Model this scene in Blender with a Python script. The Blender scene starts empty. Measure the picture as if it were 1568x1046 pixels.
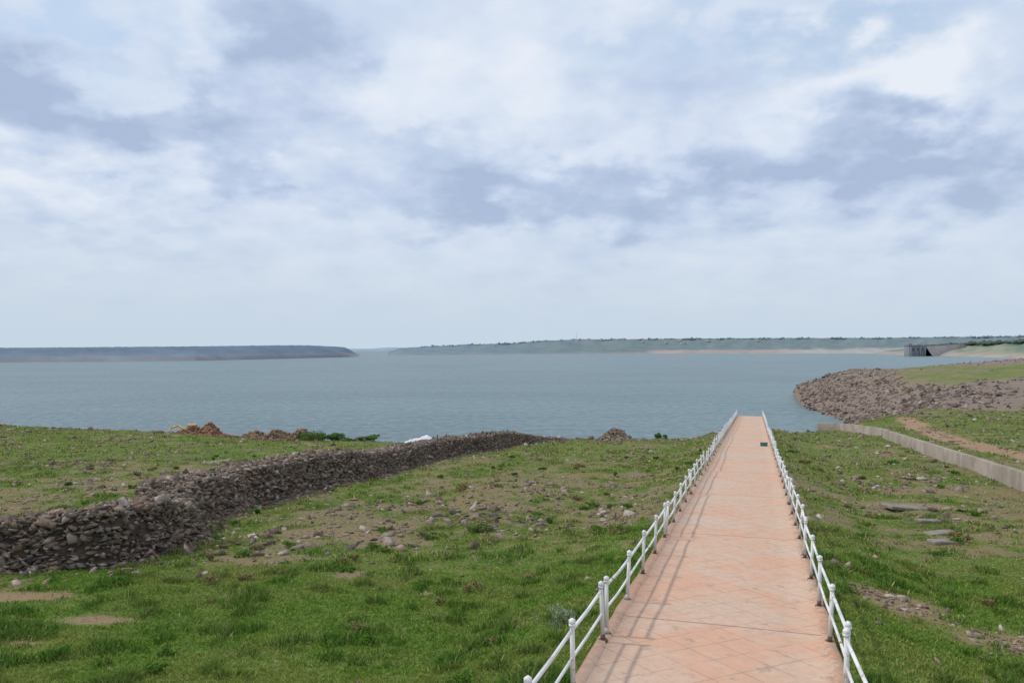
import bpy, math, numpy as np
from mathutils import Vector, Matrix
rng=np.random.default_rng(7)
S=bpy.context.scene
CZ=14.0; F=1201.0
S.view_settings.view_transform='Standard'; S.view_settings.look='None'; S.view_settings.exposure=0
# ---------------------------------------------------------------- numpy noise
_T=rng.random((256,256))
def vnoise(x,y,s,o=0):
    x=np.asarray(x,float)*s+o*17.3+1000; y=np.asarray(y,float)*s+o*9.7+1000
    xi=np.floor(x).astype(int); yi=np.floor(y).astype(int); fx=x-xi; fy=y-yi
    fx=fx*fx*(3-2*fx); fy=fy*fy*(3-2*fy)
    a=_T[xi%256,yi%256]; b=_T[(xi+1)%256,yi%256]; c=_T[xi%256,(yi+1)%256]; d=_T[(xi+1)%256,(yi+1)%256]
    return (a*(1-fx)+b*fx)*(1-fy)+(c*(1-fx)+d*fx)*fy
def fbm(x,y,s,o=0,n=4):
    r=0;a=.5;t=0
    x=np.asarray(x,float); y=np.asarray(y,float)
    for i in range(n):
        c,sn=math.cos(.6*i),math.sin(.6*i)
        r=r+a*vnoise(x*c-y*sn,x*sn+y*c,s*2**i,o+i*3); t+=a; a*=.5
    return r/t
def ss(a,b,x):
    t=np.clip((np.asarray(x,float)-a)/(b-a),0,1); return t*t*(3-2*t)
def lerp(a,b,t): return a+(b-a)*t
# ---------------------------------------------------------------- layout
def wkx(Y): return -0.636+0.3085*Y
def wkz(Y): return CZ-4.25-0.0504*Y
def wallx(Y): return 24.8+.302*(Y-38)
SHORE=[(-3000,420),(-300,158),(-120,128),(-65,113),(-38,99),(-22,89),(-8,84),(1,91),(10,88),(21,93),(33,99),(45,115),
 (55,134),(60,141),(65,152),(67,170),(69,191),(70,210),(73,226),(82,240),(100,248),(130,268),(200,330),(330,430),(3000,900),(3000,-3000),(-3000,-3000)]
P=np.array(SHORE,float)
def sdist(X,Y):
    X=np.asarray(X,float);Y=np.asarray(Y,float)
    best=np.full(X.shape,1e9); inside=np.zeros(X.shape,bool)
    for i in range(len(P)):
        a=P[i]; b=P[(i+1)%len(P)]
        ab=b-a; t=np.clip(((X-a[0])*ab[0]+(Y-a[1])*ab[1])/(ab@ab),0,1)
        best=np.minimum(best,np.hypot(X-a[0]-t*ab[0],Y-a[1]-t*ab[1]))
        if abs(ab[1])>1e-9:
            c=((a[1]>Y)!=(b[1]>Y))&(X<ab[0]*(Y-a[1])/ab[1]+a[0]); inside^=c
    return np.where(inside,best,-best)
def height(X,Y,full=False):
    X=np.asarray(X,float);Y=np.asarray(Y,float)
    d=sdist(X,Y)+(fbm(X,Y,.22,5,3)-.5)*3.5
    main=9-.05*Y
    wx=wallx(Y)
    R=9.7-.05*np.minimum(Y,80)+ss(80,230,Y)*1.8+.035*np.maximum(0,X-wx)
    R=np.minimum(R,11.2+.0*X)
    base=lerp(main,R,ss(-.05,.35,X-wx))
    n=(fbm(X,Y,.16,1,4)-.5)*.5+(fbm(X,Y,.9,2,3)-.5)*.14
    n=n+ss(110,170,Y)*(fbm(X,Y,.06,8,4)-.5)*1.5*ss(-2,8,X-wx)
    u=np.abs(X-wkx(Y))*.955
    t=(1-ss(2.1,5.5,u))*(1-ss(88,96,Y))
    base=lerp(base+n,wkz(Y)-.13+n*.15,t)
    sl=lerp(.5,.40,ss(100,140,Y))
    bank=sl*d+(fbm(X,Y,.5,11,3)-.5)*.5
    k=1.4+1.6*ss(100,140,Y); h=np.clip(.5+.5*(bank-base)/k,0,1)
    z=lerp(bank,base,h)-k*h*(1-h)*.6
    z=np.maximum(z,-5+fbm(X,Y,.01,3)*.5)
    if full: return z,d
    return z
def hz(x,y): return float(height(np.array([x]),np.array([y]))[0])
def ellm(X,Y,cx,cy,rx,ry):
    q=np.hypot((X-cx)/rx,(Y-cy)/ry)+(fbm(X,Y,.8,21,3)-.5)*1.1
    return 1-ss(.5,1.15,q)
DIRT=[(-12.8,18.7,3.8,.45),(-9,17.1,1.6,.4),(8.2,17.0,1.2,1.2),(9.8,15.2,1.3,.9),(6.9,19.5,.5,.8),(17.2,33,1.8,1.4),(-2.1,19.3,.6,.4),(-9.5,15.6,.8,.25)]
def masks(X,Y,z,d):
    big=fbm(X,Y,.09,31,4); mid=fbm(X,Y,.7,33,4)
    v=ss(.28,.54,big*.45+mid*.55+.05)
    zone=ss(18,26,Y)*(1-.3*ss(40,60,Y))
    v=v*lerp(1,.20,zone*ss(.36,.56,fbm(X,Y,.35,35,4)*.6+fbm(X,Y,1.6,36,3)*.4))
    v=np.clip(v+.35*(1-ss(14,22,Y)),0,1)
    dm=np.zeros_like(X)
    for e in DIRT: dm=np.maximum(dm,ellm(X,Y,*e))
    v=v*(1-dm*.9)
    wx=wallx(Y)
    path=(1-ss(.8,1.6,np.abs(X-wx-3.0-(Y>60)*(Y-60)*.06+(fbm(X,Y,.3,41,2)-.5)*1.2)))*(Y<92)
    rock=ss(94,104,Y+ (fbm(X,Y,.15,43,3)-.5)*22)*ss(-6,0,X-wx)
    gp=ss(.54,.62,fbm(X,Y,.03,47,4)+.12*ss(10,24,d)-.04)*ss(120,150,Y)*ss(12,24,d)
    gp=np.maximum(gp,ellm(X,Y,132,205,30,28)); gp=np.maximum(gp,ellm(X,Y,107,195,14,12))
    rock=rock*(1-.9*gp)
    rock=np.maximum(rock,1-ss(2,9.5,d))
    v=v*(1-path)*(1-rock)
    return v,rock,path,dm
# ---------------------------------------------------------------- helpers
def mk(name,V,Fc,mat=None,col=None,smooth=False,parent=None,uv=None):
    V=np.asarray(V,np.float32); 
    me=bpy.data.meshes.new(name)
    fl=Fc if isinstance(Fc,list) else [Fc]
    nl=sum(f.size for f in fl); npoly=sum(len(f) for f in fl)
    me.vertices.add(len(V)); me.vertices.foreach_set('co',V.ravel())
    me.loops.add(nl); me.polygons.add(npoly)
    me.loops.foreach_set('vertex_index',np.concatenate([f.ravel() for f in fl]).astype(np.int32))
    ls=[];o=0
    for f in fl:
        ls.append(o+np.arange(len(f))*f.shape[1]); o+=f.size
    me.polygons.foreach_set('loop_start',np.concatenate(ls).astype(np.int32))
    me.update(calc_edges=True)
    if smooth: me.polygons.foreach_set('use_smooth',np.ones(npoly,bool))
    if col is not None:
        for nm,c in col.items():
            c=np.asarray(c,np.float32)
            if c.shape[1]==3: c=np.concatenate([c,np.ones((len(c),1),np.float32)],1)
            a=me.color_attributes.new(nm,'FLOAT_COLOR','POINT'); a.data.foreach_set('color',c.ravel())
    if mat:
        for m in (mat if isinstance(mat,list) else [mat]): me.materials.append(m)
    ob=bpy.data.objects.new(name,me); S.collection.objects.link(ob)
    if parent: ob.parent=parent
    return ob
class N:
    def __init__(s,name):
        s.m=bpy.data.materials.new(name); s.m.use_nodes=True; s.t=s.m.node_tree; s.t.nodes.clear()
        s.out=s.add('ShaderNodeOutputMaterial'); 
    def add(s,t,**k):
        n=s.t.nodes.new(t)
        for a,b in k.items(): setattr(n,a,b)
        return n
    def l(s,a,b): s.t.links.new(a,b)
    def setin(s,n,i,v):
        if hasattr(v,'default_value') or hasattr(v,'links'): s.l(v,n.inputs[i])
        else: n.inputs[i].default_value=v
    def noise(s,vec,scale,detail=4,rough=.55,dist=0,dim='3D'):
        n=s.add('ShaderNodeTexNoise',noise_dimensions=dim); n.inputs['Scale'].default_value=scale;n.inputs['Detail'].default_value=detail
        n.inputs['Roughness'].default_value=rough; n.inputs['Distortion'].default_value=dist
        if vec is not None: s.l(vec,n.inputs['Vector'])
        return n.outputs['Fac']
    def ramp(s,v,a,b,c=0.,d=1.):
        n=s.add('ShaderNodeMapRange',interpolation_type='SMOOTHSTEP'); s.setin(n,0,v); 
        for i,q in zip((1,2,3,4),(a,b,c,d)): n.inputs[i].default_value=q
        return n.outputs[0]
    def math(s,op,a,b=0.,c=0.):
        n=s.add('ShaderNodeMath',operation=op); s.setin(n,0,a); s.setin(n,1,b); s.setin(n,2,c); return n.outputs[0]
    def mix(s,f,a,b,bt='MIX'):
        n=s.add('ShaderNodeMix',data_type='RGBA',blend_type=bt); s.setin(n,0,f)
        for i,q in ((6,a),(7,b)):
            if isinstance(q,tuple): n.inputs[i].default_value=(*q[:3],1)
            else: s.l(q,n.inputs[i])
        return n.outputs[2]
    def attr(s,nm): return s.add('ShaderNodeAttribute',attribute_name=nm)
    def pos(s): return s.add('ShaderNodeNewGeometry').outputs['Position']
    def bump(s,h,st,dist=.05):
        n=s.add('ShaderNodeBump'); s.l(h,n.inputs['Height']); n.inputs['Strength'].default_value=st; n.inputs['Distance'].default_value=dist
        return n.outputs[0]
    def bsdf(s,col,rough=.8,spec=.3,normal=None,metal=0.):
        b=s.add('ShaderNodeBsdfPrincipled'); s.b=b
        if isinstance(col,tuple): b.inputs['Base Color'].default_value=(*col,1)
        else: s.l(col,b.inputs['Base Color'])
        b.inputs['Roughness'].default_value=rough
        b.inputs['Specular IOR Level'].default_value=spec; b.inputs['Metallic'].default_value=metal
        if normal is not None: s.l(normal,b.inputs['Normal'])
        s.l(b.outputs[0],s.out.inputs[0]); return s.m
# ---------------------------------------------------------------- ground sheet
def axis(segs,lo,hi):
    a=[];x=segs[0][0]
    for (s,e,st) in segs:
        n=int(round((e-s)/st)); a+=list(s+np.arange(n)*(e-s)/n)
    a.append(segs[-1][1]); st=1.2;x=a[-1]
    while x<hi: st*=1.18; x+=st; a.append(x)
    st=1.2;x=a[0];b=[]
    while x>lo: st*=1.18; x-=st; b.append(x)
    return np.array(b[::-1]+a)
ax=axis([(-90,-32,.9),(-32,36,.28),(36,62,.5),(62,215,.9)],-8000,8000)
ay=axis([(-12,7,1.),(7,55,.25),(55,110,.45),(110,290,.9)],-8000,8000)
GX,GY=np.meshgrid(ax,ay); sh=GX.shape
X=GX.ravel();Y=GY.ravel(); Z,D=height(X,Y,True)
v,rk,pa,dm=masks(X,Y,Z,D)
ii=np.arange(sh[0]*sh[1]).reshape(sh)
q=np.stack([ii[:-1,:-1],ii[:-1,1:],ii[1:,1:],ii[1:,:-1]],-1).reshape(-1,4)
m=N('ground_mat'); p=m.pos(); A=m.attr('msk'); sep=m.add('ShaderNodeSeparateColor'); m.l(A.outputs['Color'],sep.inputs[0])
n1=m.noise(p,1.6,5,.65,dim='2D'); n2=m.noise(p,9,4,.7,dim='2D'); n3=m.noise(p,.25,3,dim='2D')
soil=m.mix(m.ramp(n2,.3,.7),(.165,.13,.07),(.32,.255,.155))
soil=m.mix(m.ramp(n3,.4,.65,0,.7),soil,(.26,.19,.105))
grass=m.mix(m.ramp(n2,.3,.7),(.065,.115,.02),(.15,.235,.045))
grass=m.mix(m.ramp(n3,.4,.62,0,.5),grass,(.18,.21,.055))
vf=m.math('ADD',sep.outputs[0],m.math('MULTIPLY',m.math('SUBTRACT',n1,.5),1.3))
c=m.mix(m.ramp(vf,.05,.6),soil,grass)
stn=m.mix(m.ramp(n2,.3,.7),(.15,.12,.10),(.31,.25,.21)); stn=m.mix(m.ramp(n3,.35,.65,0,.7),stn,(.27,.205,.165))
c=m.mix(sep.outputs[1],c,stn)
c=m.mix(sep.outputs[2],c,m.mix(m.ramp(n1,.3,.7),(.33,.20,.12),(.42,.29,.19)))
gm=m.bsdf(c,.95,.1,m.bump(n2,.8,.12))
mk('ground',np.stack([X,Y,Z],1),q,gm,{'msk':np.stack([v,rk,np.maximum(pa*.85,dm*.4)],1)},True)
# ---------------------------------------------------------------- water
m=N('water_mat'); p=m.pos()
mp=m.add('ShaderNodeMapping'); m.l(p,mp.inputs[0]); mp.inputs['Scale'].default_value=(.8,1.9,1); mp.inputs['Rotation'].default_value=(0,0,.25)
w1=m.noise(mp.outputs[0],.65,4,.66,0,'2D'); w2=m.noise(mp.outputs[0],.12,3,.6,0,'2D'); w3=m.noise(mp.outputs[0],.01,4,.6,0,'2D')
hh=m.math('ADD',m.math('MULTIPLY',w1,.4),m.math('MULTIPLY',w2,1.0))
col=m.mix(m.ramp(w3,.35,.65),(.072,.133,.146),(.10,.17,.178))
col=m.mix(m.ramp(w1,.52,.68,0,.6),col,(.25,.34,.35))
col=m.mix(m.ramp(w1,.48,.34,0,.6),col,(.025,.06,.072))
wm=m.bsdf(col,.32,.32,m.bump(hh,1.0,.9))
wx_=np.array([-9000,-2000,-500,-100,0,100,500,2000,9000.]); wy_=np.array([30,100,200,400,900,2000,4000,9000.])
a,b=np.meshgrid(wx_,wy_); i2=np.arange(a.size).reshape(a.shape)
mk('lake_water',np.stack([a.ravel(),b.ravel(),0*a.ravel()],1),np.stack([i2[:-1,:-1],i2[:-1,1:],i2[1:,1:],i2[1:,:-1]],-1).reshape(-1,4),wm)
# ---------------------------------------------------------------- far shores
def vcolmat(name,rough=.95,amp=.25,sc=.02):
    m=N(name); p=m.pos(); A=m.attr('Col').outputs['Color']; n=m.noise(p,sc,5,.7)
    return m.bsdf(m.mix(1.0,A,m.mix(m.ramp(n,.3,.7),(1-amp,)*3,(1+amp,)*3),'MULTIPLY'),rough,.05)
farm=vcolmat('hazed_far_land_mat',.95,.12)  # far land colours include aerial haze, painted in as pale blue-grey
def interp(px,pts): return np.interp(px,[a[0] for a in pts],[a[1] for a in pts])
def ridge(name,shore,top,depth,px0,px1,step,colf,prof=.5,namp=.15,back=400):
    px=np.arange(px0,px1+step,step,dtype=float)
    Ys=CZ*F/(interp(px,shore)-534)
    Yt=Ys+depth; zt=CZ+(534-interp(px,top))/F*Yt
    K=14; V=[];C=[]
    for k in range(K+2):
        t=min(k/(K-1),1); tx=(px-784)/F
        Yk=Ys+depth*t; 
        zz=zt*(t**prof)*(1+namp*(fbm(px,np.full_like(px,k*3.),.08,61,3)-.5)*math.sin(min(t,1)*3.1416)*2)
        zz=zz+ (fbm(px,0*px,.35,63,2)-.5)*.05*zt*(t>.9)
        if k==0: zz=zz*0-2
        if k>K-1:
            Yk=Yt+(k-K+1)*back; zz=zt*(1 if k==K else -.3)
        V.append(np.stack([tx*Yk,Yk,zz],1)); C.append(colf(px,zz,t))
    V=np.array(V).reshape(-1,3); C=np.array(C).reshape(-1,3); n=len(px); ix=np.arange((K+2)*n).reshape(K+2,n)
    return mk(name,V,np.stack([ix[:-1,:-1],ix[:-1,1:],ix[1:,1:],ix[1:,:-1]],-1).reshape(-1,4),farm,{'Col':C},True)
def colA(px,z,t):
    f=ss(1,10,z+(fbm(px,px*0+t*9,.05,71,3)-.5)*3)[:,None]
    return np.array([.235,.245,.275])*(1-f)+np.array([.13,.18,.235])*f  # plateau tones paled and blued to paint distance haze
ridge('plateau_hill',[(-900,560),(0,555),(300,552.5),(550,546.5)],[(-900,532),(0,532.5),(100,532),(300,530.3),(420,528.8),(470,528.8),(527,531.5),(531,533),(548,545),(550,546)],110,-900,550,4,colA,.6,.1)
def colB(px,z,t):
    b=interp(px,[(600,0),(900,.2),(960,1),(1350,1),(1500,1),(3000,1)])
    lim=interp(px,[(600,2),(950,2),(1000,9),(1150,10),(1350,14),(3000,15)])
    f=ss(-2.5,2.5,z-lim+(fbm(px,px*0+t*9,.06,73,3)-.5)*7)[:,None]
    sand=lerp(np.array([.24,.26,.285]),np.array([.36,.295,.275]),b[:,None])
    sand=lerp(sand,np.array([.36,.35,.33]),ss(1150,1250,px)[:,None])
    gr=lerp(np.array([.165,.22,.27]),np.array([.15,.20,.21]),ss(620,950,px)[:,None])  # hill greens shifted to blue-grey, haze mixed into the colour
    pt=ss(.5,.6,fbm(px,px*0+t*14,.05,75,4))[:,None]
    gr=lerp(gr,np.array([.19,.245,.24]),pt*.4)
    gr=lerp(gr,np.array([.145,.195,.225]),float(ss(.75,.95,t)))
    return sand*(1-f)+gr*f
SB=[(595,545),(784,542.8),(1000,541.7),(1350,541.3),(3000,541)]
TB=[(595,540),(612,533),(650,531),(700,528.5),(784,525.5),(830,522),(880,520),(960,519.5),(1050,518.5),(1150,518),(1350,517.5),(1568,514.5),(3000,512)]
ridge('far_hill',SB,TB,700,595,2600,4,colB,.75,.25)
def colC(px,z,t): return np.zeros((len(px),3))+np.array([.26,.34,.41])  # ridge colour is mostly painted haze
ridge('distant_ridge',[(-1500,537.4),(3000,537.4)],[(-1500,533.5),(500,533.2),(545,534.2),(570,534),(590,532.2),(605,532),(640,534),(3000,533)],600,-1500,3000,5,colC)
def colD(px,z,t):
    f=ss(4,9,z+(fbm(px,px*0+t*9,.05,77,3)-.5)*5)[:,None]
    g=lerp(np.array([.25,.265,.20]),np.array([.15,.195,.145]),ss(.3,.8,fbm(px,px*0+t*20,.05,79,3)+t*.4-.2)[:,None])
    return np.array([.32,.285,.245])*(1-f)+g*f
ridge('right_shore',[(1330,542.2),(1400,544.5),(1480,546.5),(1560,549),(1700,556),(2000,560)],[(1330,541),(1385,534),(1440,529),(1500,526),(1568,523.5),(2000,518)],420,1330,2000,4,colD,.8,.2)
# distant trees (mass)
t_=(1+5**.5)/2
ico_v=np.array([(-1,t_,0),(1,t_,0),(-1,-t_,0),(1,-t_,0),(0,-1,t_),(0,1,t_),(0,-1,-t_),(0,1,-t_),(t_,0,-1),(t_,0,1),(-t_,0,-1),(-t_,0,1)],float)/1.9
ico_f=np.array([(0,11,5),(0,5,1),(0,1,7),(0,7,10),(0,10,11),(1,5,9),(5,11,4),(11,10,2),(10,7,6),(7,1,8),(3,9,4),(3,4,2),(3,2,6),(3,6,8),(3,8,9),(4,9,5),(2,4,11),(6,2,10),(8,6,7),(9,8,1)])
def rotm(n,tilt=None):
    qn=rng.normal(size=(n,4)); 
    if tilt is not None: qn[:,1:3]*=tilt
    qn/=np.linalg.norm(qn,axis=1)[:,None]; w,x,y,z=qn.T
    return np.stack([1-2*(y*y+z*z),2*(x*y-z*w),2*(x*z+y*w),2*(x*y+z*w),1-2*(x*x+z*z),2*(y*z-x*w),2*(x*z-y*w),2*(y*z+x*w),1-2*(x*x+y*y)],1).reshape(n,3,3)
def lumps(name,pos,scale,cols,mat,jit=.28,tilt=None,parent=None):
    n=len(pos); base=ico_v[None]*(1+rng.normal(size=(n,12,1))*jit*.6)+rng.normal(size=(n,12,3))*jit*.35
    base=base*scale[:,None,:]; V=np.einsum('nij,nkj->nki',rotm(n,tilt),base)+pos[:,None,:]
    Fc=ico_f[None]+np.arange(n)[:,None,None]*12
    return mk(name,V.reshape(-1,3),Fc.reshape(-1,3),mat,{'Col':np.repeat(cols,12,0)},parent=parent)
treem=vcolmat('distant_tree_mat',.95,.3,.15)
def treesband(n,pxa,pxb,Yf,zf,s,c):
    px=rng.uniform(pxa,pxb,n); px=px+12*np.sin(px*.11)+7*np.sin(px*.37); Yv=Yf(px)+rng.uniform(-90,60,n); zv=zf(px,Yv)
    return np.stack([(px-784)/F*Yv,Yv,zv],1),rng.uniform(.35,1.2,(n,1))*np.array([[s*1.3,s,s*.6]]),np.array(c)*rng.uniform(.8,1.2,(n,1))
p1=treesband(1500,1425,1640,lambda p:CZ*F/(interp(p,[(1330,542.2),(1400,544.5),(1480,546.5),(1560,549),(1700,556)])-534)+400,lambda p,y:CZ+(534-interp(p,[(1425,530),(1500,526),(1568,523.3),(1640,522)]))/F*y,4.5,(.08,.115,.085))
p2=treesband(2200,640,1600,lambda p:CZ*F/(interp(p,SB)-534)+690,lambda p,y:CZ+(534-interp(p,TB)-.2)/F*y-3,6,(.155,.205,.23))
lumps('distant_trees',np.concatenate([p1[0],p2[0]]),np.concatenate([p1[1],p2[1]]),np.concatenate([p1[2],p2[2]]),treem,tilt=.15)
# ---------------------------------------------------------------- box helper
BOXF=np.array([(0,3,2,1),(4,5,6,7),(0,1,5,4),(1,2,6,5),(2,3,7,6),(3,0,4,7)])
def simple(name,rgb,rough=.7,spec=.3,amp=.15,sc=3.,metal=0.):
    m=N(name); n=m.noise(m.pos(),sc,5,.65)
    c=m.mix(m.ramp(n,.3,.7),tuple(q*(1-amp) for q in rgb),tuple(min(q*(1+amp),.95) for q in rgb))
    return m.bsdf(c,rough,spec,m.bump(n,.3,.01),metal)
def box(name,c,s,mat,rz=0,parent=None,bev=.02,rot=None,taper=1.):
    sx,sy,sz=[q/2 for q in s]
    V=np.array([(-sx,-sy,-sz),(sx,-sy,-sz),(sx,sy,-sz),(-sx,sy,-sz),(-sx*taper,-sy*taper,sz),(sx*taper,-sy*taper,sz),(sx*taper,sy*taper,sz),(-sx*taper,sy*taper,sz)])
    o=mk(name,V,BOXF,mat,parent=parent); o.location=c; o.rotation_euler=rot if rot else (0,0,rz)
    if bev:
        b=o.modifiers.new('b','BEVEL'); b.width=bev; b.segments=2
    return o
def empty(name,loc,rz=0,sc=1):
    e=bpy.data.objects.new(name,None); e.location=loc; e.rotation_euler=(0,0,rz); e.scale=(sc,)*3; S.collection.objects.link(e); return e
# dam + intake tower
conc_far=simple('far_concrete_mat',(.27,.28,.305),.9,.1,.15,.05)
darkfar=simple('far_dark_mat',(.15,.17,.20),.9,.1,.1,.1)
Yt=1480.; Xt=(1401-784)/F*Yt
e=empty('intake_tower',(Xt,Yt,0))
k=Yt/F
box('shaft',(0,0,8),(26*k,20,22),conc_far,parent=e,bev=.3)
box('roof_slab',(0,0,19.8),(28*k,23,1.4),conc_far,parent=e,bev=.2)
box('parapet_house',(-9*k,0,22.3),(6*k,9,3.5),conc_far,parent=e,bev=.2)
box('gate_house',(5*k,0,21.8),(9*k,11,2.5),conc_far,parent=e,bev=.2)
for i in range(4): box('buttress',((-10.5+i*7)*k,-11,7),(2*k,2.4,20),conc_far,parent=e,bev=.2)
for i in range(3): box('opening',((-7+i*7)*k,-10.2,13),(2.2*k,.8,5),darkfar,parent=e,bev=0)
x0,x1=Xt+14*k,(1512-784)/F*1560
n=40; V=[];
for i in range(n+1):
    t=i/n; xx=lerp(x0,x1,t); yy=lerp(1480,1640,t); top=lerp(17.5,23,t)
    for (dy,z) in ((-34+26*t,-3+11*t),(-6,top),(2,top),(2,top+1.2),(3,top+1.2),(40,-3)): V.append((xx,yy+dy,z))
ix=np.arange((n+1)*6).reshape(n+1,6)
mk('dam_embankment',V,np.stack([ix[:-1,:-1],ix[1:,:-1],ix[1:,1:],ix[:-1,1:]],-1).reshape(-1,4),simple('dam_mat',(.24,.225,.23),.95,.05,.2,.08))
# far village
wh=simple('far_plaster_mat',(.46,.48,.49),.9,.1,.1,.1); rf=simple('far_roof_mat',(.24,.23,.24),.9,.1,.1,.1)
for px_,py_,w_ in [(884,524,12),(893,522.5,8),(908,523,13),(921,521.5,8),(955,521,14),(985,524,8),(1020,526,13),(1042,522,11),(1046,527,18),(1085,523,12),(1160,523,12),(758,530,9)]:
    Yh=CZ*F/(float(interp(px_,SB))-534)
    ytop=float(interp(px_,TB)); zt=CZ+(534-ytop)/F*(Yh+700)
    bt=min(np.linspace(.05,1,60),key=lambda t:abs(CZ-(py_-534)/F*(Yh+700*t)-zt*t**.75)); Yv=Yh+700*bt-25; zv=zt*bt**.75-3
    e=empty('village_house',((px_-784)/F*Yv,Yv,zv))
    box('walls',(0,0,3),(w_,9,7),wh,parent=e,bev=0)
    V=np.array([(-w_/2-.6,-5.2,6.5),(w_/2+.6,-5.2,6.5),(w_/2+.6,5.2,6.5),(-w_/2-.6,5.2,6.5),(-w_/2,0,9.4),(w_/2,0,9.4)])
    mk('roof',V,[np.array([(0,1,5,4),(2,3,4,5)]),np.array([(0,4,3),(1,2,5)])],rf,parent=e)
    for s_ in (-.3,0,.3): box('window',(w_*s_,-4.6,3.5),(1.2,.3,1.6),darkfar,parent=e,bev=0)
def tube(p0,p1,r0,r1=None,n=8):
    r1=r0 if r1 is None else r1
    p0=np.array(p0,float);p1=np.array(p1,float); d=p1-p0; d/=np.linalg.norm(d)
    u=np.cross(d,(0,0,1.) if abs(d[2])<.9 else (1.,0,0)); u/=np.linalg.norm(u); w=np.cross(d,u)
    a=np.arange(n)*2*math.pi/n; ring=np.cos(a)[:,None]*u+np.sin(a)[:,None]*w
    V=np.concatenate([p0+ring*r0,p1+ring*r1,[p0],[p1]]); i=np.arange(n); j=(i+1)%n
    Q=np.stack([i,j,j+n,i+n],1); T=np.concatenate([np.stack([j,i,np.full(n,2*n)],1),np.stack([i+n,j+n,np.full(n,2*n+1)],1)])
    return V,Q,T
class B:
    def __init__(s): s.V=[];s.Q=[];s.T=[];s.C=[];s.o=0
    def add(s,t,col):
        V,Q,T=t; s.V.append(V); 
        if len(Q): s.Q.append(np.asarray(Q)+s.o)
        if len(T): s.T.append(np.asarray(T)+s.o)
        s.C.append(np.tile(col,(len(V),1))); s.o+=len(V)
    def make(s,name,mat,**k):
        f=[]
        if s.Q: f.append(np.concatenate(s.Q))
        if s.T: f.append(np.concatenate(s.T))
        return mk(name,np.concatenate(s.V),f,mat,{'Col':np.concatenate(s.C)},**k)
def ball(c,r):
    return ico_v*r*1.0+np.array(c),np.zeros((0,4),int),ico_f
vm=vcolmat('painted_mat',.5,.08,4.)
b=B(); Ym=2600.; Xm=(883-784)/F*Ym; zb=CZ+13/F*Ym; H=13/F*Ym
for dx,dy in ((-1,-1),(1,-1),(0,1)): b.add(tube((Xm+dx*1.,Ym+dy*1.,zb-6),(Xm,Ym,zb+H),.2,.1,5),(.42,.46,.52))
for i in range(8):
    z=zb+i*H/8; w=1.*(1-i/8); b.add(tube((Xm-w,Ym-w,z),(Xm+w*.5,Ym+w,z+H/8),.1,.1,4),(.42,.46,.52))
b.make('radio_mast',vm)
# ---------------------------------------------------------------- walkway
m=N('walkway_mat'); A=m.add('ShaderNodeAttribute',attribute_name='wuv'); sx=m.add('ShaderNodeSeparateXYZ'); m.l(A.outputs['Vector'],sx.inputs[0])
u=m.math('MULTIPLY',sx.outputs[0],10.); w=m.math('MULTIPLY',sx.outputs[1],200.); p=m.pos()
def line(expr,per,wd):
    fr=m.math('FRACT',m.math('DIVIDE',expr,per)); dd=m.math('ABSOLUTE',m.math('SUBTRACT',fr,.5)); return m.ramp(dd,.5-wd/per,.5-wd*.35/per)
l1=line(m.math('ADD',m.math('ADD',w,m.math('MULTIPLY',u,1.0)),50.),.85,.017); l2=line(m.math('ADD',m.math('SUBTRACT',w,m.math('MULTIPLY',u,1.0)),50.),.85,.017)
l3=line(m.math('ADD',w,3.),8.9,.035)
n1=m.noise(p,.5,5,.65,.4,'2D'); n2=m.noise(p,5,5,.7,0,'2D'); n3=m.noise(p,60,2,.6,0,'2D'); n4=m.noise(p,.15,3,.5,0,'2D')
c=m.mix(m.ramp(n1,.35,.62),(.60,.33,.215),(.56,.395,.295))
c=m.mix(m.ramp(n4,.42,.62,0,.65),c,(.54,.42,.33))
c=m.mix(m.ramp(n2,.35,.75,0,.65),c,(.44,.29,.21))
c=m.mix(m.ramp(n3,.35,.75,0,.3),c,(.66,.54,.43))
wn=m.add('ShaderNodeTexWhiteNoise',noise_dimensions='2D'); cv=m.add('ShaderNodeCombineXYZ')
m.l(m.math('FLOOR',m.math('DIVIDE',m.math('ADD',m.math('ADD',w,u),50.+.425),.85)),cv.inputs[0]); m.l(m.math('FLOOR',m.math('DIVIDE',m.math('ADD',m.math('SUBTRACT',w,u),50.+.425),.85)),cv.inputs[1]); m.l(cv.outputs[0],wn.inputs[0])
c=m.mix(m.ramp(wn.outputs[0],0,1,0,.10),c,(.42,.27,.2))
ln=m.math('MAXIMUM',l1,l2); lnm=m.math('MULTIPLY',ln,m.ramp(m.noise(p,1.3,3,.5,0,'2D'),.35,.62,.15,1.))
c=m.mix(m.math('MULTIPLY',lnm,.75),c,(.28,.16,.11)); c=m.mix(m.math('MULTIPLY',l3,.8),c,(.2,.15,.12))
ed=m.ramp(m.math('ABSOLUTE',m.math('ADD',u,m.math('MULTIPLY',m.math('SUBTRACT',n2,.5),.4))),1.66,1.9)
c=m.mix(m.math('MULTIPLY',ed,.65),c,(.28,.16,.10))
spt=m.ramp(m.noise(p,2.2,4,.75,0,'2D'),.60,.72,0,.55); c=m.mix(spt,c,(.31,.21,.16))
hgt=m.math('SUBTRACT',m.math('MULTIPLY',n2,.3),m.math('MULTIPLY',ln,.7))
wkm=m.bsdf(c,.85,.2,m.bump(hgt,.35,.01))
hw=1.91
ys=np.arange(1.5,120.01,.5); cr=1/math.hypot(1,.3085)
prof=[(-hw,-1.0),(-hw,0.03),(-hw+.03,.045),(-hw+.17,.045),(-hw+.19,0.0),(-1.2,.0),(-.4,0.005),(.4,0.005),(1.2,0.0),(hw-.19,0.0),(hw-.17,.045),(hw-.03,.045),(hw,.03),(hw,-1.0)]
V=[];UV=[]
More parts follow.
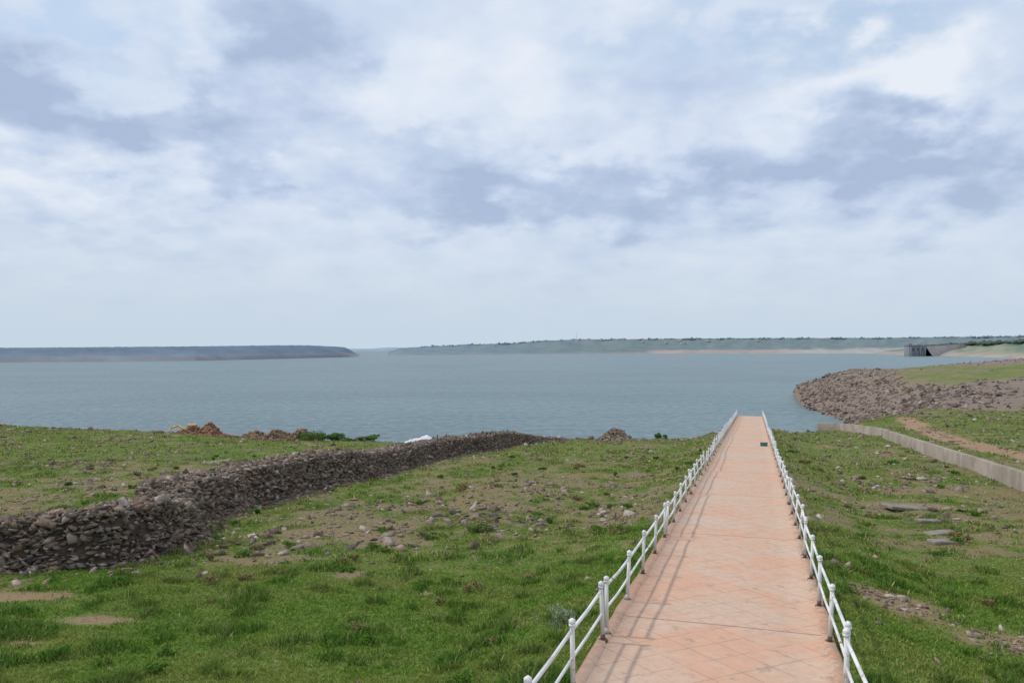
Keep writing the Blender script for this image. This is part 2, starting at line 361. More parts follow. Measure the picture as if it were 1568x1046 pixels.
for y in ys:
    for (a_,z_) in prof:
        jag=(vnoise(y*1.0,a_,2.5,9)-.5)*.07*(abs(a_)>1.7)
        V.append((wkx(y)+(a_+jag)*cr,y-(a_+jag)*.3085*cr,wkz(y)+z_)); UV.append((a_/10,(y/cr)/200,0))
nP=len(prof); ix=np.arange(len(ys)*nP).reshape(len(ys),nP)
fc=np.stack([ix[:-1,:-1],ix[:-1,1:],ix[1:,1:],ix[1:,:-1]],-1).reshape(-1,4)
wo=mk('walkway',V,[fc,np.array([ix[-1]]),np.array([ix[0][::-1]])],wkm)
at=wo.data.attributes.new('wuv','FLOAT_VECTOR','POINT'); at.data.foreach_set('vector',np.array(UV,np.float32).ravel())
concm=simple('concrete_mat',(.30,.26,.22),.9,.15,.22,1.2)
for y in range(92,121,9):
    for s_ in (-1.3,1.3): box('pier',(wkx(y)+s_,y,wkz(y)/2-2.6),(.5,.5,wkz(y)+3.2),concm,parent=wo,bev=.02)
# ---------------------------------------------------------------- railings
def railing(side):
    b=B(); wcol=(.74,.74,.735); rust=(.10,.06,.045)
    off=side*(hw-.1)
    def P3(y,z,o=0):
        a_=off+o; return np.array((wkx(y)+a_*cr,y-a_*.3085*cr,wkz(y)+z))
    step=2.16; sec=4; y=3.95 if side<0 else 2.6
    y0=y
    while y0<118:
        posts=[y0+i*step for i in range(sec+1) if y0+i*step<119.6]
        tops=[]
        bend=rng.normal()*.03
        for i,yy in enumerate(posts):
            lean=rng.normal(size=2)*.022
            a0=P3(yy,.02); a1=P3(yy+lean[0],.93,lean[1]+bend)
            g=rng.uniform(.88,1.05); cc=tuple(q*g for q in wcol)
            am=a0+(a1-a0)*.13
            b.add(tube(a0,am,.044,.040,8),rust if rng.random()<.75 else (.45,.42,.4)); b.add(tube(am,a1,.036,.034,10),cc)
            b.add(tube(a0+np.array((0,0,-.01)),a0+np.array((0,0,.03)),.085,.08,8),rust)
            b.add(ball(a1+np.array((0,0,.04)),.056),cc); b.add(tube(a1-np.array((0,0,.02)),a1+np.array((0,0,.01)),.05,.05,10),cc)
            tops.append((a0,a1))
        for i in range(len(tops)-1):
            for f_,r_ in ((.92,.027),(.50,.023)):
                s0=tops[i][0]+(tops[i][1]-tops[i][0])*f_; s1=tops[i+1][0]+(tops[i+1][1]-tops[i+1][0])*f_
                mid=(s0+s1)/2+np.array((0,0,-.012+rng.normal()*.012)); g=rng.uniform(.88,1.05)
                b.add(tube(s0,mid,r_,r_,8),tuple(q*g for q in wcol)); b.add(tube(mid,s1,r_,r_,8),tuple(q*g for q in wcol))
                if rng.random()<.35:
                    t=rng.uniform(.1,.8); b.add(tube(lerp(s0,mid,t),lerp(s0,mid,t+.08),r_*1.05,r_*1.05,8),(.3,.17,.11))
        y0=posts[-1]+.33
    return b
m=N('rail_paint_mat'); A=m.attr('Col').outputs['Color']; p=m.pos(); n=m.noise(p,9,5,.7); n_2=m.noise(p,1.5,3)
c=m.mix(m.math('MULTIPLY',m.ramp(n,.56,.68),m.ramp(n_2,.4,.6,.3,.95)),A,(.24,.13,.08)); railm=m.bsdf(c,.45,.4)
railing(-1).make('railing',railm,smooth=False); railing(1).make('railing',railm,smooth=False)
# green crate on walkway
cm=simple('teal_plastic_mat',(.03,.18,.15),.5,.4,.1,5)
Yc=58.; xc=wkx(Yc)+1.35
e=empty('plastic_crate',(xc,Yc,wkz(Yc)),-.3,.55)
box('floor',(0,0,.05),(.9,.55,.06),cm,parent=e,bev=.01)
for a_,s_ in (((0,-.27,.24),(.9,.03,.38)),((0,.27,.24),(.9,.03,.38)),((-.45,0,.24),(.03,.5,.38)),((.45,0,.24),(.03,.5,.38)),((0,-.29,.42),(.98,.04,.05)),((0,.29,.42),(.98,.04,.05)),((-.48,0,.42),(.04,.54,.05)),((.48,0,.42),(.04,.54,.05))):
    box('side',a_,s_,cm,parent=e,bev=.006)
# ---------------------------------------------------------------- concrete wall
def pwall(name,pts,th,hf,mat,step=.5,foot=.8):
    pts=np.array(pts,float); seg=np.hypot(*np.diff(pts,axis=0).T); cum=np.concatenate([[0],np.cumsum(seg)])
    s=np.arange(0,cum[-1],step); s=np.append(s,cum[-1]); x=np.interp(s,cum,pts[:,0]); y=np.interp(s,cum,pts[:,1])
    tx=np.gradient(x);ty=np.gradient(y); l=np.hypot(tx,ty)+1e-9; nx,ny=-ty/l,tx/l
    V=[]
    for i in range(len(s)):
        T=hf(x[i],y[i])+(vnoise(s[i],0,.3,4)-.5)*.03; bt=T-foot-.9
        for a_,z_ in ((-th/2-.05,bt),(-th/2,T-.02),(-th/2+.02,T),(th/2-.02,T),(th/2,T-.02),(th/2+.05,bt)):
            V.append((x[i]+nx[i]*a_,y[i]+ny[i]*a_,z_))
    ix=np.arange(len(V)).reshape(-1,6); f=np.stack([ix[:-1,:-1],ix[:-1,1:],ix[1:,1:],ix[1:,:-1]],-1).reshape(-1,4)
    return mk(name,V,[f,np.array([ix[0][::-1],ix[-1]])],mat)
m=N('wall_concrete_mat'); p=m.pos(); n1=m.noise(p,.5,5,.65); n2=m.noise(p,7,5,.7)
mp=m.add('ShaderNodeMapping'); m.l(p,mp.inputs[0]); mp.inputs['Scale'].default_value=(.9,.9,.5); n3=m.noise(mp.outputs[0],1,4)
c=m.mix(m.ramp(n1,.3,.7),(.27,.225,.185),(.37,.32,.265)); c=m.mix(m.ramp(n3,.45,.65,0,.55),c,(.19,.155,.125)); c=m.mix(m.ramp(n2,.5,.8,0,.3),c,(.42,.37,.31))
wcm=m.bsdf(c,.9,.15,m.bump(n2,.5,.02))
wp=[(wallx(y),y) for y in (2,20,38,60,80)]+[(38.3,88),(38.0,91.5),(36.0,92.5)]
pwall('concrete_retaining_wall',wp,.38,lambda x,y:9-.05*min(y,86)+.93-(max(0,y-86)*.06),wcm)
pwall('concrete_ledge',[(14.5,82.5),(22.3,81.3)],.8,lambda x,y:hz(14.5,82)+.45,wcm)
# ---------------------------------------------------------------- rocks
def rockmat(name,bump=.5):
    m=N(name); p=m.pos(); A=m.attr('Col').outputs['Color']; n1=m.noise(p,6,5,.7); n2=m.noise(p,.6,3)
    c=m.mix(1.0,A,m.mix(m.ramp(n1,.3,.72),(.6,.58,.56),(1.25,1.25,1.25)),'MULTIPLY')
    c=m.mix(m.ramp(n2,.45,.68,0,.25),c,(.18,.14,.105))
    return m.bsdf(c,.92,.12,m.bump(n1,bump,.03))
rmat=rockmat('stone_mat')
PAL=np.array([(.195,.15,.12),(.25,.20,.165),(.15,.115,.095),(.30,.25,.205),(.205,.15,.115),(.115,.097,.082),(.25,.18,.135),(.20,.165,.138)])
def rc(n,pal=PAL,light=.03):
    c=pal[rng.integers(0,len(pal),n)]*rng.uniform(.6,1.3,(n,1)); k=rng.random(n)<light; c[k]=np.array([.42,.36,.31])*rng.uniform(.8,1.1,(k.sum(),1)); return c
WP=np.array([(-40,17.5),(-24,19.5),(-15.5,21.9),(-11.9,22.7),(-11.3,25.5),(-12.8,29.3),(-12.2,32.8),(-11.4,36.4),(-9.2,43.2),(-6.8,53.2),(-4.0,61.8),(-1,68.5),(4.5,76)])
seg=np.hypot(*np.diff(WP,axis=0).T); cum=np.concatenate([[0],np.cumsum(seg)])
def wallpt(s):
    x=np.interp(s,cum,WP[:,0]);y=np.interp(s,cum,WP[:,1]); e_=.8
    x2=np.interp(s+e_,cum,WP[:,0])-np.interp(s-e_,cum,WP[:,0]);y2=np.interp(s+e_,cum,WP[:,1])-np.interp(s-e_,cum,WP[:,1]); l=np.hypot(x2,y2); return x,y,-y2/l,x2/l
def wallprof(s,a):
    Hh=lerp(1.42,1.62,ss(24,34,s))*lerp(1,.78,ss(44,60,s))*(.88+.26*fbm(s,0*s,.4,91,3))*(1-ss(cum[-1]-12,cum[-1],s)*.85); Hh=Hh*(1-.22*np.exp(-((s-32)/1.3)**2))
    W=(1.15+.25*fbm(s,0*s,.35,93,3)); ab=np.abs(a)
    z=Hh*(1-.08*ab)*(1-ss(.62,1.08,ab)); return W*a,z,Hh
s=np.arange(0,cum[-1],.2); aa=np.linspace(-1.1,1.1,23); SS,AA=np.meshgrid(s,aa,indexing='ij'); sf=SS.ravel();af=AA.ravel()
x,y,nx,ny=wallpt(sf); o_,z_,_=wallprof(sf,af); X_=x+nx*o_;Y_=y+ny*o_; Z_=height(X_,Y_)+z_-.1+(fbm(X_,Y_,3,95,2)-.5)*.12
ix=np.arange(len(sf)).reshape(SS.shape)
core=mk('stone_wall',np.stack([X_,Y_,Z_],1),np.stack([ix[:-1,:-1],ix[1:,:-1],ix[1:,1:],ix[:-1,1:]],-1).reshape(-1,4),simple('wall_core_mat',(.07,.055,.045),.95,.05,.3,4))
n=70000; sf=rng.uniform(0,1,n)**.8*(cum[-1]); af=rng.uniform(-1.1,1.1,n); kk=rng.random(n)<.45; af=np.where(kk,np.sign(af)*rng.uniform(.62,1.08,n),af)
x,y,nx,ny=wallpt(sf); o_,z_,_=wallprof(sf,af); X_=x+nx*o_;Y_=y+ny*o_
sz=np.clip(rng.lognormal(math.log(.070),.38,n),.035,.2)
Z_=height(X_,Y_)+z_-.03+rng.uniform(-.04,.04,n)+(fbm(X_,Y_,1.2,96,2)-.5)*.07
sc=np.stack([sz*rng.uniform(1.0,1.8,n),sz*rng.uniform(.7,1.1,n),sz*rng.uniform(.35,.6,n)],1)
lumps('wall_stones',np.stack([X_,Y_,Z_],1),sc,rc(n)*(.75+.5*fbm(X_,Y_,.8,90,2))[:,None],rmat,.5,.16,parent=core)
def scat(n,fx,size,tilt=.25,pal=PAL,light=.08):
    X_,Y_=fx(n); Z_,D_=height(X_,Y_,True); ok=(Z_>.1)&((np.abs(X_-wkx(Y_))*cr>2.25)); X_,Y_,Z_=X_[ok],Y_[ok],Z_[ok]; n=len(X_)
    sz=size(n,Y_); sc=np.stack([sz*rng.uniform(.9,1.6,n),sz*rng.uniform(.7,1.1,n),sz*rng.uniform(.3,.6,n)],1)
    return np.stack([X_,Y_,Z_+sc[:,2]*.15],1),sc,rc(n,pal,light)*1.15
def f1(n):
    s=rng.uniform(0,cum[-1],n); sd=rng.choice([-1,1],n); o=sd*(1.2+np.abs(rng.normal(size=n))*.7); x,y,nx,ny=wallpt(s); return x+nx*o,y+ny*o
def field(n):
    Yv=np.sqrt(rng.uniform(9**2,100**2,n)); Xv=rng.uniform(-.85,.8,n)*Yv
    den=ss(.45,.68,fbm(Xv,Yv,.3,97,3)*.5+fbm(Xv,Yv,1.3,98,3)*.5)*(.15+1.0*ss(18,30,Yv))+.03; ok=rng.random(n)<den; return Xv[ok],Yv[ok]
def clus(n):
    cs=[(-1.2,31),(-3.5,34),(.5,28),(-6,33),(-7,27),(2.5,38),(-.5,40),(-14,36),(-20,38),(-24,42),(-18,45),(19,40),(22,43),(16.5,31),(-9.7,23.5),(-8.3,24.5),(4,30),(-26,60),(-30,52),(8,55),(-2,29.5),(-4,26),(1,33)]
    k=rng.integers(0,len(cs),n); c_=np.array(cs)[k]; return c_[:,0]+rng.normal(size=n)*1.6,c_[:,1]+rng.normal(size=n)*1.3
a1=scat(2000,f1,lambda n,y:np.clip(rng.lognormal(math.log(.07),.4,n),.03,.18))
a2=scat(42000,field,lambda n,y:np.clip(rng.lognormal(math.log(.045),.5,n),.02,.2)*(1+y*.009))
a3=scat(1700,clus,lambda n,y:np.clip(rng.lognormal(math.log(.08),.5,n),.03,.26))
def near_r(n):
    k=rng.integers(0,2,n); c_=np.array([(8.2,17.0),(9.8,15.2)])[k]; return c_[:,0]+rng.normal(size=n)*.6,c_[:,1]+rng.normal(size=n)*.5
a4=scat(260,near_r,lambda n,y:np.clip(rng.lognormal(math.log(.04),.5,n),.015,.13))
lumps('scattered_stones',*[np.concatenate(q) for q in zip(a1,a2,a3,a4)],rmat,.45,.2)
def rip(n):
    Xv=rng.uniform(25,190,n);Yv=rng.uniform(92,300,n); z,d=height(Xv,Yv,True); _,rk,_,_=masks(Xv,Yv,z,d)
    band=.45+1.1*fbm(Xv*.4,Yv,.12,101,3)
    ok=(rk>.5)&(z>-.4)&(rng.random(n)<(.10+.70*(1-ss(12,28,d)))*band)&(Xv<.8*Yv); return Xv[ok],Yv[ok]
RP=np.array([(.22,.172,.142),(.185,.15,.125),(.265,.21,.175),(.15,.125,.108),(.22,.16,.13),(.29,.24,.205),(.105,.09,.08)])
X_,Y_=rip(110000); Z_=height(X_,Y_); n=len(X_); sz=np.clip(rng.lognormal(math.log(.17),.5,n),.07,.7); sc=np.stack([sz*rng.uniform(.9,1.7,n),sz*rng.uniform(.7,1.1,n),sz*rng.uniform(.3,.6,n)],1)
lumps('riprap_rocks',np.stack([X_,Y_,Z_+sc[:,2]*.05],1),sc,rc(n,RP,.025)*(.8+.5*fbm(X_,Y_,.08,99,3))[:,None]*lerp(.62,1,ss(.1,1.3,Z_))[:,None],rmat,.45,.3)
def bankp(n):
    Xv=rng.uniform(-100,45,n);Yv=rng.uniform(70,130,n); d=sdist(Xv,Yv); ok=(d>-1)&(d<12)&(rng.random(n)<.5); return Xv[ok],Yv[ok]
q=scat(9000,bankp,lambda n,y:np.clip(rng.lognormal(math.log(.14),.5,n),.05,.6)); lumps('shore_stones',*q,rmat,.4,.4)
# dirt mounds
def mound(cx,cy,rx,ry,H,colr,name='dirt_mound',nst=700,rz=0.):
    nr,na=26,64
    r=np.linspace(0,1.25,nr); a=np.arange(na)*2*math.pi/na; R_,A_=np.meshgrid(r,a,indexing='ij')
    X_=cx+R_*np.cos(A_)*rx;Y_=cy+R_*np.sin(A_)*ry
    prof=(1-ss(0,1.05,R_))*(.55+.9*fbm(X_,Y_,.5,abs(cx),3)); Z_=height(X_.ravel(),Y_.ravel()).reshape(X_.shape)-.06+H*prof+(fbm(X_,Y_,3,5,3)-.5)*.15*(R_<1)
    ix=np.arange(nr*na).reshape(nr,na); jx=np.roll(ix,-1,1)
    mt=simple('mound_mat',colr,.95,.05,.35,2.5)
    o=mk(name,np.stack([X_.ravel(),Y_.ravel(),Z_.ravel()],1),np.stack([ix[:-1],ix[1:],jx[1:],jx[:-1]],-1).reshape(-1,4),mt,smooth=False)
    k=rng.integers(0,nr*na,nst); ps=np.stack([X_.ravel(),Y_.ravel(),Z_.ravel()],1)[k]+rng.normal(size=(nst,3))*.06
    s_=rng.lognormal(math.log(.09),.4,nst); lumps('clods',ps,s_[:,None]*np.array([[1.2,1,.7]]),np.array(colr)*rng.uniform(.7,1.3,(nst,1)),rmat,.3,.4,parent=o)
red=(.24,.135,.085)
mound(-33.0,86,3.2,2,1.3,red); mound(-30.0,84.5,3.0,1.6,1.0,red); mound(-35.2,87,2.4,1.5,.9,red)
mound(-20.6,77,2.1,1.6,1.2,(.23,.155,.115)); mound(-23.2,78,2.4,1.4,.8,(.22,.15,.11))
mound(9.9,76,2.0,1.5,1.1,(.24,.19,.15)); mound(-26.5,81,2.6,1.4,.7,(.23,.14,.09))
# slabs
slm=simple('slab_mat',(.22,.20,.165),.95,.1,.3,3)
for px_,py_,w_,l_,r_ in ((1388,781,1.9,.8,.1),(1420,797,.9,.35,.1),(1437,812,1.0,.35,.1),(1447,831,1.1,.35,.15),(330,706,2.0,.7,.1),(100,706,1.5,.6,.1)):
    t=(py_-534)/F; Yv=5/(t-.05); Xv=(px_-784)/F*Yv
    box('stone_slab',(Xv,Yv,hz(Xv,Yv)+.03),(w_,l_*1.2,.14),slm,rot=(rng.normal()*.05,rng.normal()*.05,r_),bev=.03)
# ---------------------------------------------------------------- grass
def gmat(name,tr=.25):
    m=N(name); A=m.attr('Col').outputs['Color']
    b=m.add('ShaderNodeBsdfDiffuse'); t=m.add('ShaderNodeBsdfTranslucent'); x=m.add('ShaderNodeMixShader'); m.l(A,b.inputs[0]); m.l(A,t.inputs[0]); x.inputs[0].default_value=tr
    m.l(b.outputs[0],x.inputs[1]); m.l(t.outputs[0],x.inputs[2]); m.l(x.outputs[0],m.out.inputs[0]); return m.m
grm=gmat('grass_mat')
def blades(X_,Y_,Z_,h,w,c,lean=.5):
    n=len(X_); a=rng.uniform(0,2*math.pi,n); ca,sa=np.cos(a),np.sin(a); d=rng.uniform(0,2*math.pi,n); ln=h*np.abs(rng.normal(size=n))*lean; lx,ly=np.cos(d)*ln,np.sin(d)*ln
    w2=w*.5; B0=np.stack([X_,Y_,Z_-.01],1); s_=np.stack([ca*w2,sa*w2,0*w2],1)
    M=B0+np.stack([lx*.35,ly*.35,h*.6],1); T_=B0+np.stack([lx,ly,h],1)
    V=np.stack([B0-s_*.5,B0+s_*.5,M+s_,M-s_,T_],1); k=np.arange(n)[:,None]*5
    Q=np.array([[0,1,2,3]])+k; T3=np.array([[3,2,4]])+k
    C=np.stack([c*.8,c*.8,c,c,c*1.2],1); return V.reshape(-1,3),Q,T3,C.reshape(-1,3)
VV=[];QQ=[];TT=[];CC=[];o=0
for (ya,yb,den,hb,wb) in ((6.5,14,1250,.044,.015),(14,22,680,.047,.019),(22,34,280,.050,.028),(34,55,90,.054,.046),(55,104,24,.06,.08)):
    area=.5*(yb**2-ya**2)*1.65; n=int(area*den)
    Yv=np.sqrt(rng.uniform(ya**2,yb**2,n)); Xv=rng.uniform(-.85,.8,n)*Yv
    z,d=height(Xv,Yv,True); v,rk,pa,dm=masks(Xv,Yv,z,d)
    cl=fbm(Xv,Yv,1.9,51,3); fine=vnoise(Xv,Yv,6,53)
    keep=(rng.random(n)<np.clip((v*1.3-.05)*(.35+1.3*ss(.3,.6,fine*.5+cl*.5)),.03,1))&(np.abs(Xv-wkx(Yv))*cr>1.93)&(np.abs(Xv-wallx(Yv))>.25)&(d>3)&(rk<.6)
    Xv,Yv,z,cl,fine,v=Xv[keep],Yv[keep],z[keep],cl[keep],fine[keep],v[keep]; n=len(Xv)
    tall=ss(.56,.70,cl)
    h=hb*(.45+.75*v)*(1+1.9*tall)*rng.uniform(.5,1.5,n); w=wb*rng.uniform(.7,1.4,n)
    tone=fbm(Xv,Yv,.12,55,3); t2=fbm(Xv,Yv,.7,57,4); g1=np.array([.13,.25,.032]);g2=np.array([.25,.30,.07]);g3=np.array([.38,.32,.14]);g4=np.array([.075,.165,.03]);g5=np.array([.33,.26,.125])
    c=lerp(g1,g2,ss(.40,.60,tone*.45+t2*.55)[:,None]*.95); c=lerp(c,g2,(ss(18,36,Yv)*.5)[:,None]); c=lerp(c,g4,(tall*.75)[:,None])
    brn=ss(.48,.64,fbm(Xv,Yv,1.1,59,3))*(.22+.7*ss(16,28,Yv)); c=lerp(c,g5,(brn*.6)[:,None])
    dry=(rng.random(n)<(.04+.26*(1-v)+.12*ss(18,36,Yv))); c[dry]=g3; c=c*rng.uniform(.65,1.35,(n,1))
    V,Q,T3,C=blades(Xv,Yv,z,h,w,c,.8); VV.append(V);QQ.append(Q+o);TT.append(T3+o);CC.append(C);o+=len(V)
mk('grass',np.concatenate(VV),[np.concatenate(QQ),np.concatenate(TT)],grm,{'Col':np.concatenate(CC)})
# ---------------------------------------------------------------- shrubs
lfm=gmat('leaf_mat',.3); stm=simple('stem_mat',(.12,.09,.05),.9,.1)
def shrub(x,y,R_,H,n,c,ls,name='shrub'):
    z0=hz(x,y); b=B()
    k=7; cs=np.stack([rng.normal(size=k)*R_*.45,rng.normal(size=k)*R_*.35,H*rng.uniform(.35,.85,k)],1)
    for q_ in cs: b.add(tube((x,y,z0-.05),(x+q_[0],y+q_[1],z0+q_[2]),.02*H,.008*H,5),(.12,.09,.05))
    o=b.make(name,stm)
    i=rng.integers(0,k,n); dd=rng.normal(size=(n,3)); dd/=np.linalg.norm(dd,axis=1)[:,None]; ps=cs[i]+dd*(rng.uniform(.3,1,(n,1))**.5)*np.array([[R_*.5,R_*.5,H*.3]])*rng.uniform(.6,1.2,(k,1))[i]
    ps[:,2]=np.maximum(ps[:,2],.02); ps+=np.array([x,y,z0]); M=rotm(n); s_=ls*rng.uniform(.6,1.4,n)
    qd=np.array([(-1,-.5,0),(1,-.5,0),(1,.5,0),(-1,.5,0)])[None]*s_[:,None,None]; V=np.einsum('nij,nkj->nki',M,qd)+ps[:,None]
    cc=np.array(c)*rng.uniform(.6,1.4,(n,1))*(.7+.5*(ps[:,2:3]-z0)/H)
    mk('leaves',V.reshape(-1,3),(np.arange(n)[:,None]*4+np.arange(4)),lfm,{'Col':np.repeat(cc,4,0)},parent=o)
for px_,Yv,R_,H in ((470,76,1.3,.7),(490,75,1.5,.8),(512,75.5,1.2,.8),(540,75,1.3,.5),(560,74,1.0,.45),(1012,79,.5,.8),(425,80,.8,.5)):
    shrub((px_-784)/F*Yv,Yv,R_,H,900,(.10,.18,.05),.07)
shrub((862-784)/F*14.9,14.9,.3,.3,700,(.26,.30,.20),.014); shrub((735-784)/F*27,27,.45,.28,600,(.12,.19,.05),.03)
for _ in range(150):
    Yv=rng.uniform(12,60); Xv=rng.uniform(-.6,.62)*Yv
    if abs(Xv-wkx(Yv))<3.2 or abs(Xv-wallx(Yv))<1: continue
    shrub(Xv,Yv,rng.uniform(.12,.35),rng.uniform(.10,.24),200,(.10,.20,.035) if rng.random()<.6 else (.25,.21,.10),.014+.0006*Yv,'weed_plant')
# ---------------------------------------------------------------- excavator
ym=simple('yellow_paint_mat',(.66,.36,.05),.45,.4,.1,2); bk=simple('black_steel_mat',(.03,.03,.03),.6,.3); gl=simple('cab_glass_mat',(.05,.07,.08),.1,.6,.05)
Yv=88.
while hz(-.405*Yv,Yv)>2.9 and Yv<104: Yv+=.2
e=empty('excavator',(-.405*Yv,Yv,hz(-.405*Yv,Yv)+.02),.25,.86)
for s_ in (-.8,.8):
    box('track',(0,s_,.35),(2.9,.45,.62),bk,parent=e,bev=.22)
    for i in range(5): 
        V,Q,T3=tube((-1.05+i*.52,s_*1.0-.26,.32),(-1.05+i*.52,s_*1.0+.26,.32),.17,.17,10); mk('roller',V,[Q,T3],ym,parent=e)
box('turntable',(0,0,.78),(1.2,1.2,.25),bk,parent=e,bev=.05)
box('body',(.35,0,1.25),(2.1,1.9,.75),ym,parent=e,bev=.1); box('counterweight',(1.4,0,1.25),(.5,1.85,.85),ym,parent=e,bev=.15)
box('cab',(-.35,.5,1.95),(1.15,.85,1.25),ym,parent=e,bev=.08); box('cab_window',(-.93,.5,2.1),(.05,.7,.8),gl,parent=e,bev=0); box('side_window',(-.35,.05,2.1),(.85,.06,.75),gl,parent=e,bev=0)
for a_,b_,r_ in (((-.5,-.3,1.4),(-1.9,-.3,2.5),.16),((-1.9,-.3,2.5),(-2.9,-.3,2.2),.14),((-2.9,-.3,2.2),(-3.3,-.3,1.2),.11)):
    V,Q,T3=tube(a_,b_,r_,r_*.85,6); mk('boom',V,[Q,T3],ym,parent=e)
box('bucket',(-3.25,-.3,.9),(.6,.7,.55),bk,parent=e,bev=.08,taper=.7)
# white tarpaulin
nx_,ny_=44,16; a,b_=np.meshgrid(np.linspace(-1.6,1.5,nx_),np.linspace(-.8,.8,ny_)); cx,cy=-7.9,70.5
X_=a+cx+.1*np.sin(b_*4);Y_=b_+cy; Z_=height(X_.ravel(),Y_.ravel()).reshape(a.shape)+.12+1.05*fbm(a,b_,1.6,3,4)*np.exp(-(a/1.5)**4)*np.exp(-(b_/.75)**4)
ix=np.arange(a.size).reshape(a.shape)
mk('white_tarpaulin',np.stack([X_.ravel(),Y_.ravel(),Z_.ravel()],1),np.stack([ix[:-1,:-1],ix[:-1,1:],ix[1:,1:],ix[1:,:-1]],-1).reshape(-1,4),simple('tarp_mat',(.66,.68,.72),.5,.3,.08,2),smooth=True)
# person
def person(x,y,rz,shirt,sc=1.):
    z=hz(x,y); e=empty('person',(x,y,z),rz,sc)
    def skin(name,vs,ed,rad,mat,sub=1):
        me=bpy.data.meshes.new(name); me.from_pydata(vs,ed,[]); o=bpy.data.objects.new(name,me); S.collection.objects.link(o); o.parent=e
        mo=o.modifiers.new('s','SKIN'); me.materials.append(mat)
        for i,r in enumerate(rad): me.skin_vertices[0].data[i].radius=(r,r*.85)
        me.skin_vertices[0].data[0].use_root=True
        su=o.modifiers.new('u','SUBSURF'); su.levels=sub; su.render_levels=sub
    tr=simple('trousers_mat',(.04,.045,.07)); sk=simple('skin_mat',(.22,.12,.075)); sm=simple('shirt_mat',shirt); hm=simple('hair_mat',(.01,.01,.01))
    skin('legs',[(0,0,.92),(.1,0,.85),(.12,-.02,.48),(.12,.03,.07),(.12,-.12,.03),(-.1,0,.85),(-.13,.08,.48),(-.13,.16,.07),(-.13,.02,.03)],[(0,1),(1,2),(2,3),(3,4),(0,5),(5,6),(6,7),(7,8)],[.13,.1,.07,.05,.04,.1,.07,.05,.04],tr)
    skin('torso',[(0,0,.9),(0,0,1.12),(0,0,1.36),(0,-.01,1.46),(.19,0,1.40),(.25,.03,1.14),(-.19,0,1.40),(-.25,.03,1.14)],[(0,1),(1,2),(2,3),(2,4),(4,5),(2,6),(6,7)],[.15,.14,.15,.06,.065,.05,.065,.05],sm)
    for s_ in (1,-1): skin('forearm',[(.25*s_,.03,1.14),(.27*s_,-.06,.92),(.27*s_,-.1,.82)],[(0,1),(1,2)],[.042,.03,.03],sk)
    skin('head',[(0,-.01,1.44),(0,-.02,1.53),(0,-.02,1.62),(0,-.015,1.70)],[(0,1),(1,2),(2,3)],[.05,.07,.09,.06],sk)
    skin('hair',[(0,.02,1.62),(0,.01,1.70),(0,-.01,1.74)],[(0,1),(1,2)],[.085,.09,.06],hm)
yp=74.
while hz(-.0949*yp,yp)+1.74>CZ-.1095*yp and yp<84: yp+=.2
person(-.0949*yp,yp,.6,(.16,.13,.14),1.)
# ---------------------------------------------------------------- camera / light / world
cam=bpy.data.cameras.new('camera'); co=bpy.data.objects.new('camera',cam); S.collection.objects.link(co); S.camera=co
cam.sensor_width=36; cam.lens=36*F/1568; cam.clip_end=30000; cam.clip_start=.1
co.location=(0,0,CZ); co.rotation_euler=(math.pi/2+math.atan(11/F),0,0)
EL=math.radians(52); AZ=math.radians(-80)
sd=Vector((math.sin(AZ)*math.cos(EL),math.cos(AZ)*math.cos(EL),math.sin(EL)))
sl=bpy.data.lights.new('sun','SUN'); so=bpy.data.objects.new('sun',sl); S.collection.objects.link(so); sl.energy=2.0; sl.angle=math.radians(3.0); sl.color=(1,.95,.87)
so.rotation_euler=sd.to_track_quat('Z','Y').to_euler(); so.location=(0,0,60)
W=bpy.data.worlds.new('World'); S.world=W; W.use_nodes=True
class WN(N):
    def __init__(s): s.t=W.node_tree; s.t.nodes.clear(); s.out=s.add('ShaderNodeOutputWorld')
w=WN()
sky=w.add('ShaderNodeTexSky',sky_type='NISHITA'); sky.sun_disc=False; sky.sun_elevation=EL; sky.sun_rotation=AZ; sky.dust_density=2
tc=w.add('ShaderNodeTexCoord').outputs['Generated']; sp=w.add('ShaderNodeSeparateXYZ'); w.l(tc,sp.inputs[0])
zc=w.math('MAXIMUM',sp.outputs[2],0.); az=w.math('ARCTAN2',sp.outputs[0],sp.outputs[1]); el=w.math('ARCSINE',sp.outputs[2])
dv=w.math('DIVIDE',1.,w.math('ADD',zc,.32)); pv=w.add('ShaderNodeCombineXYZ')
w.l(w.math('MULTIPLY',sp.outputs[0],dv),pv.inputs[0]); w.l(w.math('MULTIPLY',sp.outputs[1],dv),pv.inputs[1]); pv=pv.outputs[0]
nA=w.noise(pv,2.6,5,.5,0,'2D'); nC=w.noise(pv,7.0,5,.50,0,'2D')
ae=w.add('ShaderNodeCombineXYZ'); w.l(az,ae.inputs[0]); w.l(el,ae.inputs[1])
nd=w.add('ShaderNodeTexNoise',noise_dimensions='2D'); w.l(pv,nd.inputs['Vector']); nd.inputs['Scale'].default_value=5.5; nd.inputs['Detail'].default_value=5; nd.inputs['Roughness'].default_value=.52
vs=w.add('ShaderNodeVectorMath',operation='SUBTRACT'); w.l(nd.outputs['Color'],vs.inputs[0]); vs.inputs[1].default_value=(.5,.5,.5)
vsc=w.add('ShaderNodeVectorMath',operation='MULTIPLY'); w.l(vs.outputs[0],vsc.inputs[0]); vsc.inputs[1].default_value=(.26,.18,0)
va=w.add('ShaderNodeVectorMath',operation='ADD'); w.l(ae.outputs[0],va.inputs[0]); w.l(vsc.outputs[0],va.inputs[1]); PA=va.outputs[0]
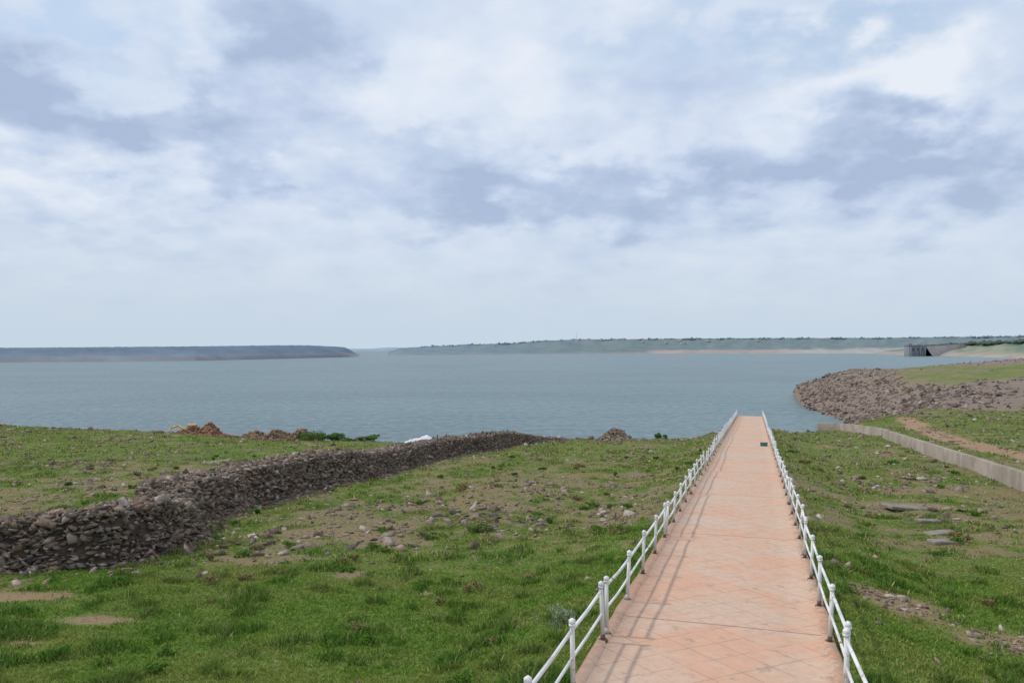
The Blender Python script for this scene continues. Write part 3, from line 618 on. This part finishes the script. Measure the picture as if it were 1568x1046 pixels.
def blob(px,py,rx,ry,amp):
    a=math.atan((px-784)/F); e_=math.atan((534-py)/F*math.cos(a))
    s2=w.add('ShaderNodeVectorMath',operation='MULTIPLY_ADD'); w.l(PA,s2.inputs[0]); s2.inputs[1].default_value=(F/rx,F/ry,0); s2.inputs[2].default_value=(-a*F/rx,-e_*F/ry,0)
    s3=w.add('ShaderNodeVectorMath',operation='LENGTH'); w.l(s2.outputs[0],s3.inputs[0])
    return w.ramp(s3.outputs['Value'],1.6,.05,0,amp)
def total(L):
    r=None
    for q in L:
        b_=blob(*q); r=b_ if r is None else w.math('ADD',r,b_)
    return r
sh_=total([(80,140,220,65,.62),(330,195,150,50,.46),(430,60,85,75,.55),(850,300,340,45,.62),(640,225,130,32,.28),(1270,245,210,52,.60),(1490,270,150,48,.5),(1040,130,150,50,.3),(410,265,110,32,.4),(150,370,170,26,.22),(1150,350,220,30,.18),(230,300,60,20,.25),
 (1270,80,60,45,-.4),(1420,110,90,55,-.5),(190,125,60,35,-.4),(700,140,180,80,-.2),(480,285,70,22,-.28),(90,285,140,22,-.22),(320,60,50,45,-.25)])
blue=total([(1300,35,320,55,.8),(60,20,220,55,.7),(950,20,120,40,.45),(560,25,90,30,.35)])
shade=w.math('ADD',sh_,w.math('MULTIPLY',w.math('SUBTRACT',nA,.5),.75))
shade=w.math('ADD',shade,w.math('MULTIPLY',w.math('SUBTRACT',nC,.5),.65))
shade=w.math('ADD',shade,.32)
cl=w.add('ShaderNodeValToRGB'); w.l(shade,cl.inputs[0]); cr_=cl.color_ramp
cr_.elements[0].position=0; cr_.elements[0].color=(.77,.815,.895,1); cr_.elements[1].position=1.; cr_.elements[1].color=(.39,.485,.665,1)
x_=cr_.elements.new(.30); x_.color=(.65,.73,.855,1); x_=cr_.elements.new(.62); x_.color=(.52,.615,.785,1)
gap=w.math('MULTIPLY',blue,w.ramp(nC,.42,.60,.9,.1))
def vscale(c,k):
    n=w.add('ShaderNodeVectorMath',operation='SCALE'); w.l(c,n.inputs[0]); n.inputs['Scale'].default_value=k; return n.outputs[0]
hzc=w.ramp(el,.0,.20,1.,0.)
cc=w.mix(hzc,cl.outputs[0],(.545,.64,.74))
cc=vscale(cc,10.)
fin=w.mix(w.math('MULTIPLY',gap,w.ramp(el,.1,.25)),cc,w.mix(.6,sky.outputs[0],(5.0,7.0,9.6)))
bg=w.add('ShaderNodeBackground'); w.l(fin,bg.inputs[0]); bg.inputs[1].default_value=.105; w.l(bg.outputs[0],w.out.inputs[0])
print('OBJ',len(bpy.data.objects))
